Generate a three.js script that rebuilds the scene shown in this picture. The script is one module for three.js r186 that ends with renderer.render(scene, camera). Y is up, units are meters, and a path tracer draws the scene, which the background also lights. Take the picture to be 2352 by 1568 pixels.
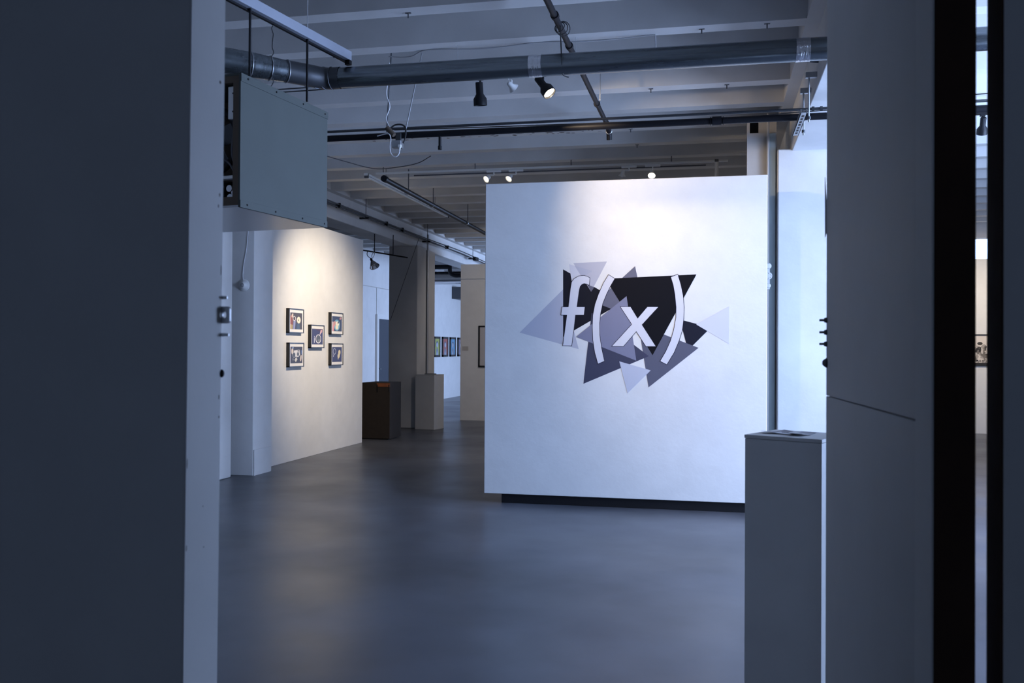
import * as THREE from 'three';
import { RoundedBoxGeometry } from 'three/addons/geometries/RoundedBoxGeometry.js';
import { mergeGeometries, toCreasedNormals } from 'three/addons/utils/BufferGeometryUtils.js';
import { RectAreaLightUniformsLib } from 'three/addons/lights/RectAreaLightUniformsLib.js';

// ------------------------------------------------------------------ camera, sky, exposure
const scene = new THREE.Scene();
const rad = THREE.MathUtils.degToRad;
const camera = new THREE.PerspectiveCamera(2 * Math.atan(784 / 2130) * 180 / Math.PI, 2352 / 1568, 0.05, 120);
camera.position.set(0, 1.5, 0);
camera.rotation.order = 'YXZ';
camera.rotation.set(rad(0.447), rad(12.29), rad(0.31));
camera.focus = 9; camera.userData.fStop = 7;
scene.add(camera);
const renderer = new THREE.WebGLRenderer({ antialias: true });
renderer.toneMapping = THREE.LinearToneMapping;
renderer.toneMappingExposure = 1.0;
renderer.shadowMap.enabled = true;
RectAreaLightUniformsLib.init();
const SKY = new THREE.Color().setRGB(0.44, 0.61, 1.0);
scene.background = SKY.clone().multiplyScalar(4.0);

// daylight of the overcast sky in the window openings
function daylight(w, h, x, y, z, ry, power) {
  const l = new THREE.RectAreaLight(SKY, power, w, h);
  l.position.set(x, y, z); l.rotation.y = ry; scene.add(l); return l;
}
daylight(2.1, 2.6, 5.16, 1.95, -5.70, Math.PI / 2, 26);
daylight(2.1, 2.6, 5.16, 1.95, -8.05, Math.PI / 2, 26);
daylight(7.5, 2.4, 1.96, 1.9, -24.2, Math.PI / 2, 15);
daylight(1.1, 1.0, -0.6, 2.2, 9.36, 0, 10);

// ------------------------------------------------------------------ helpers
let seed = 7;
const rnd = () => { seed = (seed * 1664525 + 1013904223) >>> 0; return seed / 4294967296; };
const used = {};
function numbered(n) { if (!(n in used)) { used[n] = 0; return n; } used[n]++; return n + '_' + String(used[n]).padStart(3, '0'); }
function metreUV(g) {
  const p = g.attributes.position, n = g.attributes.normal, uv = new Float32Array(p.count * 2);
  for (let i = 0; i < p.count; i++) {
    const ax = Math.abs(n.getX(i)), ay = Math.abs(n.getY(i)), az = Math.abs(n.getZ(i));
    if (ay >= ax && ay >= az) { uv[2 * i] = p.getX(i); uv[2 * i + 1] = p.getZ(i); }
    else if (ax >= az) { uv[2 * i] = p.getZ(i); uv[2 * i + 1] = p.getY(i); }
    else { uv[2 * i] = p.getX(i); uv[2 * i + 1] = p.getY(i); }
  }
  g.setAttribute('uv', new THREE.BufferAttribute(uv, 2)); return g;
}
function bx(x0, x1, y0, y1, z0, z1, bevel = 0) {
  const w = x1 - x0, h = y1 - y0, d = Math.abs(z1 - z0);
  const g = bevel ? new RoundedBoxGeometry(w, h, d, 2, bevel) : new THREE.BoxGeometry(w, h, d);
  g.translate((x0 + x1) / 2, (y0 + y1) / 2, (z0 + z1) / 2); return metreUV(g);
}
const V = (a) => new THREE.Vector3(a[0], a[1], a[2]);
function cyl(a, b, r, r2 = r, seg = 14, open = false) {
  const A = V(a), B = V(b), d = B.clone().sub(A), g = new THREE.CylinderGeometry(r2, r, d.length(), seg, 1, open);
  g.applyQuaternion(new THREE.Quaternion().setFromUnitVectors(new THREE.Vector3(0, 1, 0), d.clone().normalize()));
  g.translate((A.x + B.x) / 2, (A.y + B.y) / 2, (A.z + B.z) / 2); return g;
}
function tube(pts, r, seg = 40, rs = 8) { return new THREE.TubeGeometry(new THREE.CatmullRomCurve3(pts.map(V), false, 'centripetal'), seg, r, rs, false); }
function lathe(prof, seg = 28) { return new THREE.LatheGeometry(prof.map(p => new THREE.Vector2(p[0], p[1])), seg); }
function extr(pts, depth, bevel = 0) {
  const s = new THREE.Shape(pts.map(p => new THREE.Vector2(p[0], p[1])));
  return metreUV(new THREE.ExtrudeGeometry(s, { depth, bevelEnabled: bevel > 0, bevelSize: bevel, bevelThickness: bevel, bevelSegments: 2, curveSegments: 16 }));
}
function merge(list) { return mergeGeometries(list.map(g => { const h = g.index ? g.toNonIndexed() : g; for (const k of Object.keys(h.attributes)) if (!['position', 'normal', 'uv'].includes(k)) h.deleteAttribute(k); return h; })); }
function mesh(name, g, m, parent) {
  const o = new THREE.Mesh(Array.isArray(g) ? merge(g) : g, m);
  o.name = parent ? name : numbered(name); o.castShadow = o.receiveShadow = true; (parent || scene).add(o); return o;
}
function thing(name, label, category, pos = [0, 0, 0], turn = 0, group) {
  const o = new THREE.Group(); o.name = numbered(name); o.position.set(...pos); o.rotation.y = turn; scene.add(o);
  o.userData = { label, category }; if (group) o.userData.group = group; return o;
}
function tag(o, label, category, group) { o.userData.label = label; o.userData.category = category; if (group) o.userData.group = group; return o; }
function struct(name, g, m, label) { const o = mesh(name, g, m); o.userData.kind = 'structure'; if (label) o.userData.label = label; return o; }
function structGroup(name, label) { const o = new THREE.Group(); o.name = numbered(name); o.userData.kind = 'structure'; if (label) o.userData.label = label; scene.add(o); return o; }

// ------------------------------------------------------------------ procedural textures
function noiseField(n, cells, oct, sd) {
  const out = new Float32Array(n * n); let amp = 1, tot = 0, c = cells;
  for (let o = 0; o < oct; o++) {
    seed = sd + o * 977; const lat = Array.from({ length: c * c }, rnd);
    for (let y = 0; y < n; y++) for (let x = 0; x < n; x++) {
      const fx = x / n * c, fy = y / n * c, ix = fx | 0, iy = fy | 0; let tx = fx - ix, ty = fy - iy;
      tx = tx * tx * (3 - 2 * tx); ty = ty * ty * (3 - 2 * ty);
      const a = lat[iy % c * c + ix % c], b = lat[iy % c * c + (ix + 1) % c], d = lat[(iy + 1) % c * c + ix % c], e = lat[(iy + 1) % c * c + (ix + 1) % c];
      out[y * n + x] += amp * ((a * (1 - tx) + b * tx) * (1 - ty) + (d * (1 - tx) + e * tx) * ty);
    }
    tot += amp; amp *= 0.55; c *= 2;
  }
  for (let i = 0; i < out.length; i++) out[i] /= tot;
  return out;
}
function dataTex(n, fn, srgb, scale = 1) {
  const d = new Uint8Array(n * n * 4);
  for (let y = 0; y < n; y++) for (let x = 0; x < n; x++) { const c = fn(x, y); for (let k = 0; k < 3; k++) d[(y * n + x) * 4 + k] = Math.max(0, Math.min(255, c[k])); d[(y * n + x) * 4 + 3] = 255; }
  const t = new THREE.DataTexture(d, n, n); t.wrapS = t.wrapT = THREE.RepeatWrapping; t.magFilter = THREE.LinearFilter; t.minFilter = THREE.LinearMipmapLinearFilter; t.generateMipmaps = true;
  if (srgb) t.colorSpace = THREE.SRGBColorSpace; t.repeat.set(scale, scale); t.needsUpdate = true; return t;
}
const N = 512, nA = noiseField(N, 4, 6, 11), nB = noiseField(N, 16, 4, 23), nC = noiseField(N, 3, 4, 57);
const g3 = (v) => [v, v, v];
const paintMap = dataTex(N, (x, y) => { const i = y * N + x; return g3(244 + 14 * (nA[i] - 0.5) + 8 * (nB[i] - 0.5) ); }, true, 0.5);
const roughPaintMap = dataTex(N, (x, y) => { const i = y * N + x; return g3(236 + 30 * (nA[i] - 0.5) + 26 * (nC[i] - 0.5) ); }, true, 0.45);
const bumpMap = dataTex(N, (x, y) => g3(255 * nB[y * N + x]), false, 2.2);
const bumpBig = dataTex(N, (x, y) => g3(255 * nA[y * N + x]), false, 1.1);
const floorMap = dataTex(N, (x, y) => { const i = y * N + x, v = 205 + 90 * (nC[i] - 0.5) + 60 * (nA[i] - 0.5) + 20 * (nB[i] - 0.5); return [v, v * 0.992, v * 0.98]; }, true, 0.28);
const floorRough = dataTex(N, (x, y) => { const i = y * N + x; return g3(Math.max(76, 88 + 40 * (nC[i] - 0.5) + 36 * (nA[i] - 0.5))); }, false, 0.37);
const woodMap = dataTex(N, (x, y) => { const i = y * N + x, s = nA[((y >> 4) % N) * N + x]; const v = 190 + 90 * (s - 0.5) + 40 * (nB[i] - 0.5); return [v, v * 0.93, v * 0.86]; }, true, 1);
const metalRough = dataTex(N, (x, y) => g3(74 + 60 * (nA[y * N + x] - 0.5)), false, 1.5);
const zincMap = dataTex(N, (x, y) => g3(225 + 40 * (nB[y * N + x] - 0.5) + 30 * (nC[y * N + x] - 0.5)), true, 1.5);

// ------------------------------------------------------------------ materials
const std = (r, g, b, rough = 0.8, extra = {}) => new THREE.MeshStandardMaterial({ color: new THREE.Color().setRGB(r, g, b), roughness: rough, metalness: 0, ...extra });
const matte = (r, g, b, rough = 0.8, spec = 0.25, extra = {}) => new THREE.MeshPhysicalMaterial({ color: new THREE.Color().setRGB(r, g, b), roughness: rough, specularIntensity: spec, ...extra });
const M = {
  wall: std(0.80, 0.79, 0.78, 0.72, { map: paintMap, bumpMap, bumpScale: 0.0006 }),
  concrete: std(0.70, 0.69, 0.68, 0.85, { map: roughPaintMap, bumpMap: bumpBig, bumpScale: 0.004 }),
  jamb: std(0.80, 0.79, 0.78, 0.7, { map: roughPaintMap, bumpMap: bumpBig, bumpScale: 0.003 }),
  doorPaint: std(0.56, 0.53, 0.50, 0.6, { map: roughPaintMap, bumpMap, bumpScale: 0.0005 }),
  floor: std(0.125, 0.135, 0.168, 1, { map: floorMap, roughnessMap: floorRough }),
  duct: std(0.30, 0.335, 0.36, 1, { metalness: 0.9, roughnessMap: metalRough, map: zincMap }),
  foil: std(0.8, 0.8, 0.82, 0.22, { metalness: 1, bumpMap: bumpBig, bumpScale: 0.006 }),
  steel: std(0.45, 0.46, 0.48, 0.4, { metalness: 0.9 }),
  darkSteel: std(0.10, 0.105, 0.115, 0.45, { metalness: 0.7 }),
  black: matte(0.010, 0.010, 0.012, 0.5, 0.4),
  blackPipe: matte(0.010, 0.010, 0.013, 0.5, 0.35),
  frame: std(0.008, 0.008, 0.01, 0.35),
  mat: std(0.78, 0.76, 0.75, 0.9),
  unitUnder: std(0.42, 0.42, 0.43, 0.3, { metalness: 0.7 }),
  unit: matte(0.076, 0.086, 0.081, 0.7, 0.5, { map: paintMap }),
  unitInner: std(0.10, 0.075, 0.055, 0.8),
  brown: std(0.10, 0.045, 0.025, 0.8, { map: woodMap, bumpMap, bumpScale: 0.001 }),
  crate: std(0.036, 0.027, 0.022, 0.8, { map: woodMap, bumpMap, bumpScale: 0.001 }),
  orange: std(0.42, 0.14, 0.04, 0.6, { map: woodMap }),
  white: std(0.78, 0.78, 0.77, 0.45),
  whiteEnamel: std(0.72, 0.72, 0.70, 0.35),
  cable: std(0.02, 0.02, 0.022, 0.6),
  cableGrey: std(0.09, 0.09, 0.10, 0.6),
  cableWhite: std(0.7, 0.7, 0.72, 0.5),
  cableOff: std(0.40, 0.40, 0.42, 0.6),
  railPaint: std(0.34, 0.36, 0.42, 0.6, { map: roughPaintMap }),
  chip: std(0.16, 0.13, 0.12, 0.9),
  channel: std(0.30, 0.36, 0.38, 0.55),
  paint: std(0.72, 0.71, 0.70, 0.6, { map: paintMap, bumpMap, bumpScale: 0.0004 }),
  blackHole: std(0.01, 0.01, 0.012, 0.9),
  doorDark: std(0.045, 0.055, 0.075, 0.6),
  glass: new THREE.MeshPhysicalMaterial({ color: 0xffffff, transmission: 1, roughness: 0.02, thickness: 0, ior: 1.5 }),
  chrome: std(0.75, 0.75, 0.77, 0.18, { metalness: 1 }),
  copper: std(0.6, 0.6, 0.62, 0.3, { metalness: 1 }),
};
const glow = (r, g, b, i) => new THREE.MeshStandardMaterial({ color: 0x000000, emissive: new THREE.Color().setRGB(r, g, b), emissiveIntensity: i, roughness: 0.5 });
const TUNGSTEN = new THREE.Color().setRGB(1.0, 0.79, 0.56);
const HALOGEN = new THREE.Color().setRGB(1.0, 0.91, 0.84);
const WARM = new THREE.Color().setRGB(1.0, 0.85, 0.66);

// ------------------------------------------------------------------ the setting
const XL = -7.85, XR = 5.2, ZF = -1.70, ZN = -1.58, ZE = -32, SLAB = 4.05, J = 3.79, BEAM = 3.41;
struct('floor', bx(-14.6, XR + 0.2, -0.2, 0, ZE - 0.2, 9.7), M.floor, 'smooth grey concrete gallery floor with a dull sheen');

const ceiling = structGroup('ceiling', 'white painted ribbed concrete ceiling with deep beams');
mesh('slab', bx(-14.6, XR + 0.2, SLAB, SLAB + 0.2, ZE - 0.2, 9.7), M.concrete, ceiling);
for (const [a, b, sa, sb] of [[0.72, 1.10, 0.62, 1.20], [-5.95, -5.53, -6.05, -5.43]]) {
  mesh('beam', [bx(a, b, BEAM, J + 0.01, ZE, ZF, 0.012), bx(sa, sb, J, SLAB, ZE, ZF)], M.concrete, ceiling);
}
for (const [x0, x1] of [[XL, -6.05], [-5.43, 0.62], [1.20, XR]]) {
  const g = extr([[0.075, 0], [-0.075, 0], [-0.11, SLAB - J], [0.11, SLAB - J]], x1 - x0);
  g.rotateY(Math.PI / 2); metreUV(g);
  for (let k = -5; k < 35; k++) { const o = mesh('joist', g, M.concrete, ceiling); o.position.set(x0, J, -(6.005 + 0.735 * k)); if (-o.position.z > 31.5) ceiling.remove(o); }
}
seed = 4242;
const flakes = [];
for (let k = 0; k < 34; k++) { const n = 7, x = -3.7 + 2.6 * Math.pow(rnd(), 1.2), z = -9.68 + (rnd() - 0.5) * 0.10, L = 0.012 + 0.05 * rnd() * rnd(), W = 0.006 + 0.014 * rnd(), pts = [];
  for (let i = 0; i < n; i++) { const a = i / n * Math.PI * 2, q = 0.6 + 0.6 * rnd(); pts.push([L * q * Math.cos(a), W * q * Math.sin(a)]); }
  const g = extr(pts, 0.0015); g.rotateX(Math.PI / 2); g.translate(x, J + 0.0005, z); mesh('paint_flake', g, M.chip, ceiling); }
// outer walls
const H = SLAB;
struct('wall_left', [bx(XL - 0.15, XL, 0, H, ZE, -10.6), bx(-14.4, XL, 0, H, -10.75, -10.6), bx(-14.55, -14.4, 0, H, -10.75, ZF)], M.wall, 'pale plaster side wall of the far passage');
struct('wall_back', bx(XL, XR, 0, H, ZE - 0.15, ZE), M.wall, 'end wall of the building');
struct('wall_right', [bx(XR, XR + 0.2, 0, H, -4.65, 9.5), bx(XR, XR + 0.2, 0, 0.65, -9.10, -4.65), bx(XR, XR + 0.2, 3.25, H, -9.10, -4.65), bx(XR, XR + 0.2, 0.65, 3.25, -7.0, -6.75), bx(XR, XR + 0.2, 0, H, -18.5, -9.10)], M.wall, 'white outer wall with tall windows');
struct('wall_far_right', [bx(2.0, XR, 0, 3.165, -18.5, -18.35), bx(2.0, XR, 3.58, H, -18.5, -18.35), bx(2.0, 3.4, 3.165, 3.58, -18.5, -18.35), bx(5.05, XR, 3.165, 3.58, -18.5, -18.35)], M.wall, 'cream lit wall with a high window strip');
struct('wall_far_side', [bx(2.0, 2.15, 0, 0.7, ZE, -18.5), bx(2.0, 2.15, 3.1, H, ZE, -18.5), bx(2.0, 2.15, 0.7, 3.1, -20.4, -18.5), bx(2.0, 2.15, 0.7, 3.1, ZE, -28)], M.wall, 'white outer wall of the rear room with a wide window');
function windowUnit(n, g, parts, label) { const w = structGroup('window_' + n, label); mesh('window_frame', g, M.whiteEnamel, w); for (const p of parts) mesh('pane', p, M.glass, w); return w; }
let wn = 1;
for (const zc of [-5.70, -8.05]) {
  const z0 = zc + 1.05, z1 = zc - 1.05, f = [];
  f.push(bx(5.24, 5.30, 0.65, 0.72, z1, z0), bx(5.24, 5.30, 3.18, 3.25, z1, z0));
  for (const z of [z0 - 0.03, zc, z1 + 0.03]) f.push(bx(5.24, 5.30, 0.65, 3.25, z - 0.03, z + 0.03));
  f.push(bx(5.245, 5.295, 1.9, 1.95, z1, z0));
  const panes = []; for (const s of [-1, 1]) for (const [a, b] of [[0.72, 1.9], [1.95, 3.18]]) panes.push(bx(5.266, 5.270, a, b, zc + s * 0.525 - 0.495, zc + s * 0.525 + 0.495));
  windowUnit(wn++, f, panes, 'tall four pane daylight window in the right wall');
}
windowUnit(wn++, [bx(3.4, 5.05, 3.165, 3.19, -18.46, -18.40), bx(3.4, 5.05, 3.555, 3.58, -18.46, -18.40), bx(3.4, 3.43, 3.165, 3.58, -18.46, -18.40), bx(5.02, 5.05, 3.165, 3.58, -18.46, -18.40)], [bx(3.43, 5.02, 3.19, 3.555, -18.432, -18.428)], 'bright strip window above the cream wall');
{ const f = [bx(2.05, 2.11, 0.7, 0.77, -28, -20.4), bx(2.05, 2.11, 3.03, 3.1, -28, -20.4)], p = [];
  for (let k = 0; k <= 4; k++) f.push(bx(2.05, 2.11, 0.7, 3.1, -28 + 1.9 * k - (k === 4 ? 0.06 : 0), -27.94 + 1.9 * k - (k === 4 ? 0.06 : 0)));
  for (let k = 0; k < 4; k++) p.push(bx(2.077, 2.081, 0.77, 3.03, -27.94 + 1.9 * k, -26.1 + 1.9 * k));
  windowUnit(wn++, f, p, 'wide window of the rear room'); }

// columns
for (const [x0, x1, z, l] of [[0.59, 1.13, -9.23, 'white painted square concrete column beside the mural panel'], [-6.0, -5.44, -9.23, 'white concrete column left of the photograph wall'], [-6.0, -5.44, -16.6, 'white concrete column behind the short plinth'], [0.59, 1.13, -16.6, 'white concrete column behind the mural panel'], [0.59, 1.13, -23.97, 'white concrete column in the rear room'], [-6.0, -5.44, -23.97, 'white concrete column beside the rear passage']]) {
  struct('column', bx(x0, x1, 0, BEAM + 0.02, z - 0.55, z, 0.015), M.concrete, l);
}
// wall piece behind the left mid column, and partition walls
struct('wall_pier', bx(-5.98, -5.44, 0, BEAM, -17.72, -17.25, 0.01), M.concrete, 'painted pier behind the square column');
struct('wall_return', [bx(-5.75, -5.26, 0, BEAM, -10.42, -9.95, 0.006), bx(-5.255, -5.245, 0, 0.30, -10.38, -9.96)], M.wall, 'white boxed pier at the near end of the photograph wall');
struct('wall_photo', bx(-5.57, -5.45, 0, 3.21, -13.88, -10.42, 0.004), M.wall, 'white partition wall hung with five photographs');
struct('wall_bay', bx(2.0, XR, 0, J, -4.45, -4.30), M.wall, 'white cross wall in the right bay before the windows');
struct('wall_spine', bx(0.72, 0.85, 0, BEAM, -18.4, -9.77), M.wall, 'white dividing wall running back from the right column');
struct('wall_inner', [bx(-5.19, -1.2, 0, 2.945, -18.87, -18.75), bx(-5.19, -1.2, 2.955, 3.26, -18.87, -18.75)], M.wall, 'grey lit partition wall at the end of the gallery');
// panel stub left of the right column
{ const s = structGroup('wall_stub', 'boxed service chase beside the right column');
  mesh('panel', [bx(0.31, 0.59, 0, 3.62, -9.45, -9.35), bx(0.31, 0.335, 3.62, 3.79, -9.45, -9.35), bx(0.42, 0.59, 3.62, 3.79, -9.45, -9.40)], M.doorPaint, s);
  mesh('chase_void', bx(0.335, 0.42, 3.62, 3.79, -9.60, -9.45), M.blackHole, s);
  mesh('metal_channel', bx(0.515, 0.575, 0, 3.6, -9.345, -9.30), M.channel, s);
  mesh('conduit', cyl([0.505, 0, -9.30], [0.505, 3.79, -9.30], 0.013), M.doorPaint, s); }

// doorway wall between the dark vestibule and the gallery
{ const lean = extr([[-14.4, 0], [-0.984, 0], [-0.970, 2.75], [-0.970, H], [-14.4, H]], ZN - ZF); lean.translate(0, 0, ZF);
  const o = struct('wall_front', lean, M.wall, 'dark vestibule wall left of the doorway');
  const rv = extr([[-0.9845, 0], [-0.978, 0], [-0.964, 2.75], [-0.9705, 2.75]], ZN - ZF + 0.002); rv.translate(0, 0, ZF - 0.001);
  mesh('jamb_lining', rv, M.jamb, o);
  for (const [y, z, h, w] of [[2.03, -1.685, 0.007, 0.009], [1.805, -1.688, 0.008, 0.006], [1.782, -1.684, 0.007, 0.005], [1.655, -1.697, 0.022, 0.004], [1.60, -1.692, 0.004, 0.004], [1.40, -1.695, 0.01, 0.004], [1.36, -1.696, 0.006, 0.005], [1.19, -1.64, 0.003, 0.003], [1.11, -1.645, 0.003, 0.003], [1.28, -1.583, 0.02, 0.003], [1.12, -1.584, 0.012, 0.003]]) {
    const g = new THREE.SphereGeometry(1, 10, 6); g.scale(0.0006, h * 0.5, w * 0.4); g.translate(-0.978 + 0.014 * y / 2.75, y, z); mesh('paint_chip', g, M.chip, o); }
  struct('trim_1', bx(-0.96, XR, 2.75, H, ZF, ZN), M.wall, 'wall above the doorway');
  const r = structGroup('wall_front_right', 'dark wall right of the doorway with a raw timber edge');
  mesh('plaster', bx(0.4425, XR, 0, 2.75, -1.662, ZN), M.wall, r);
  mesh('timber_edge', bx(0.4392, 0.4425, 0, 2.75, -1.660, ZN - 0.001), M.brown, r);
  const p = structGroup('trim_2', 'door post of raw dark timber with a painted stop');
  mesh('timber_post', bx(0.3415, 0.403, 0, 2.75, -1.655, ZN, 0.003), M.brown, p);
  mesh('door_stop', bx(0.338, 0.341, 0, 2.75, -1.705, ZN - 0.002), M.wall, p);
}
// vestibule shell
struct('wall_vestibule_left', bx(-7.1, -6.95, 0, H, ZN, 9.4), M.wall);
struct('wall_vestibule_right', bx(4.9, 5.05, 0, H, ZN, 9.4), M.wall);
struct('wall_vestibule_back', [bx(-7.1, -1.15, 0, H, 9.4, 9.55), bx(-0.05, 5.05, 0, H, 9.4, 9.55), bx(-1.15, -0.05, 0, 1.7, 9.4, 9.55), bx(-1.15, -0.05, 2.7, H, 9.4, 9.55)], M.wall);
windowUnit(wn++, [bx(-1.15, -1.1, 1.7, 2.7, 9.45, 9.5), bx(-0.1, -0.05, 1.7, 2.7, 9.45, 9.5), bx(-1.1, -0.1, 1.7, 1.75, 9.45, 9.5), bx(-1.1, -0.1, 2.65, 2.7, 9.45, 9.5)], [bx(-1.1, -0.1, 1.75, 2.65, 9.473, 9.477)], 'small vestibule window');

// open door leaf
{ const d = structGroup('door_1', 'open grey painted door leaf of two boards');
  d.position.set(0.341, 0, -1.712); d.rotation.y = Math.atan2(0.05, 0.87);
  mesh('board', bx(0, 0.035, 0.02, 1.379, -0.872, 0, 0.002), M.paint, d);
  mesh('board', bx(0, 0.035, 1.381, 2.70, -0.872, 0, 0.002), M.paint, d);
  for (const y of [1.580, 1.548, 1.517]) { const b = mesh('bolt', cyl([-0.019, y, -0.862], [0.0, y, -0.862], 0.0032, 0.0032, 10), M.darkSteel, d); mesh('washer', cyl([-0.007, y, -0.862], [0.0, y, -0.862], 0.0058, 0.0075, 12), M.darkSteel, b); }
  const rim = lathe([[0, -0.011], [0.006, -0.011], [0.010, -0.006], [0.014, 0], [0.0, 0]], 20); rim.rotateZ(-Math.PI / 2); rim.translate(0, 1.467, -0.862);
  mesh('lock_cylinder', rim, M.darkSteel, d);
  const sp = extr([[0, 0], [0.006, 0.02], [0.004, 0.09], [-0.001, 0.16]], 0.003); sp.rotateY(0.25); sp.translate(-0.004, 1.80, -0.872); mesh('splinter', sp, M.jamb, d); }
// inner door in the far passage wall
{ const d = structGroup('door_2', 'dark door in a white frame in the pale passage wall');
  mesh('leaf', bx(XL + 0.001, XL + 0.02, 0, 2.195, -21.85, -20.92), M.doorDark, d);
  mesh('casing', [bx(XL, XL + 0.05, 0, 2.30, -20.92, -20.80), bx(XL, XL + 0.05, 2.195, 2.30, -21.85, -20.92), bx(XL, XL + 0.05, 0, 2.30, -21.97, -21.85)], M.white, d);
  mesh('handle', cyl([XL + 0.02, 1.0, -21.0], [XL + 0.07, 1.0, -21.0], 0.02), M.steel, d); }
struct('trim_3', [bx(XL, XL + 0.008, 2.93, 2.945, -22.5, -18), bx(XL, XL + 0.008, 2.3, 2.93, -20.86, -20.845)], M.doorPaint, 'thin seam battens on the passage wall');

// ------------------------------------------------------------------ mural panel
const MU = {
A:[[-1.842,1.657],[-1.264,1.500],[-1.418,2.072]],
B:[[-1.419,2.265],[-1.415,1.617],[-0.854,1.942]],
C2:[[-1.362,2.314],[-1.130,2.245],[-1.324,2.083]],
C1:[[-1.319,2.323],[-0.997,2.334],[-1.147,2.047]],
C12:[[-1.307,2.298],[-1.134,2.246],[-1.236,2.186]],
C1B:[[-1.185,2.115],[-1.117,2.091],[-1.147,2.047]],
D:[[-0.731,2.286],[-1.108,1.944],[-0.619,1.754]],
H:[[-1.141,1.847],[-1.217,1.169],[-0.598,1.437]],
J:[[-0.313,1.782],[-0.030,1.706],[-0.237,1.495]],
I:[[-0.696,1.733],[-0.140,1.518],[-0.600,1.144]],
HI:[[-0.655,1.478],[-0.598,1.437],[-0.644,1.416]],
K:[[-0.162,1.735],[0.136,1.903],[0.133,1.557]],
E:[[-1.010,2.170],[-0.162,2.201],[-0.564,1.446]],
G:[[-0.810,2.003],[-1.290,1.617],[-0.716,1.394]],
L:[[-0.876,1.386],[-0.580,1.304],[-0.797,1.085]],
f:[[-1.158,2.179],[-1.165,2.109],[-1.191,2.121],[-1.215,2.126],[-1.236,2.117],[-1.252,2.099],[-1.260,2.069],[-1.265,2.037],[-1.282,1.904],[-1.205,1.904],[-1.214,1.825],[-1.296,1.825],[-1.311,1.685],[-1.331,1.531],[-1.418,1.531],[-1.380,1.825],[-1.437,1.826],[-1.427,1.904],[-1.366,1.904],[-1.356,1.993],[-1.347,2.074],[-1.336,2.142],[-1.311,2.175],[-1.266,2.200],[-1.216,2.204],[-1.184,2.195]],
lp:[[-0.981,2.209],[-1.030,2.130],[-1.075,2.027],[-1.110,1.928],[-1.130,1.820],[-1.134,1.712],[-1.128,1.586],[-1.110,1.469],[-1.079,1.360],[-1.016,1.387],[-1.045,1.515],[-1.062,1.631],[-1.064,1.748],[-1.054,1.847],[-1.034,1.937],[-0.998,2.026],[-0.958,2.107],[-0.921,2.171]],
rp:[[-0.333,2.205],[-0.305,2.110],[-0.283,2.004],[-0.273,1.898],[-0.276,1.792],[-0.290,1.677],[-0.320,1.580],[-0.363,1.474],[-0.431,1.359],[-0.494,1.391],[-0.442,1.482],[-0.399,1.580],[-0.369,1.686],[-0.349,1.801],[-0.348,1.898],[-0.359,2.013],[-0.375,2.102],[-0.398,2.180]],
x:[[-0.869,1.903],[-0.771,1.903],[-0.705,1.794],[-0.615,1.902],[-0.509,1.901],[-0.663,1.732],[-0.532,1.528],[-0.626,1.528],[-0.717,1.668],[-0.837,1.527],[-0.949,1.529],[-0.760,1.737]],
};
const ZP = -8.80;
{ const p = thing('mural_panel', 'large freestanding white display panel painted with grey triangles and the letters f(x)', 'display panel');
  mesh('board', bx(-2.19, 0.475, 0.09, 3.11, ZP - 0.16, ZP, 0.006), M.wall, p);
  mesh('recessed_base', bx(-2.02, 0.32, 0, 0.09, ZP - 0.15, ZP - 0.03, 0.004), M.black, p);
  const paint = (r, g, b) => matte(r, g, b, 0.8);
  const layers = [['A', .47, .47, .54], ['B', .012, .012, .018], ['C2', .58, .58, .64], ['C1', .45, .45, .52], ['C12', .41, .42, .51], ['C1B', .12, .12, .165], ['D', .135, .135, .185], ['H', .058, .060, .098], ['J', .014, .015, .026], ['I', .105, .108, .152], ['HI', .060, .060, .105], ['K', .62, .62, .70], ['E', .006, .006, .009], ['G', .205, .21, .30], ['L', .50, .52, .61]];
  layers.forEach(([k, r, g, b], i) => {
    const ge = extr(MU[k], 0.00014 * (i + 1)); ge.translate(0, 0, ZP); mesh('painted_triangle', ge, paint(r, g, b), p);
  });
  const lm = paint(.64, .64, .70), om = paint(.012, .012, .03);
  for (const [k, nm] of [['f', 'letter_f'], ['lp', 'opening_parenthesis'], ['x', 'letter_x'], ['rp', 'closing_parenthesis']]) {
    const ge = extr(MU[k], 0.0024); ge.translate(0, 0, ZP); const o = mesh(nm, ge, lm, p);
    const c = MU[k], n = c.length, rib = [];
    for (let i = 0; i < n; i++) { const a = c[i], b = c[(i + 1) % n], dx = b[0] - a[0], dy = b[1] - a[1], L = Math.hypot(dx, dy), nx = -dy / L * 0.0022, ny = dx / L * 0.0022, ex = dx / L * 0.0018, ey = dy / L * 0.0018;
      rib.push(extr([[a[0] + nx - ex, a[1] + ny - ey], [a[0] - nx - ex, a[1] - ny - ey], [b[0] - nx + ex, b[1] - ny + ey], [b[0] + nx + ex, b[1] + ny + ey]], 0.0027)); }
    const r = merge(rib); r.translate(0, 0, ZP); mesh('outline', r, om, o);
  }
}

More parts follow.
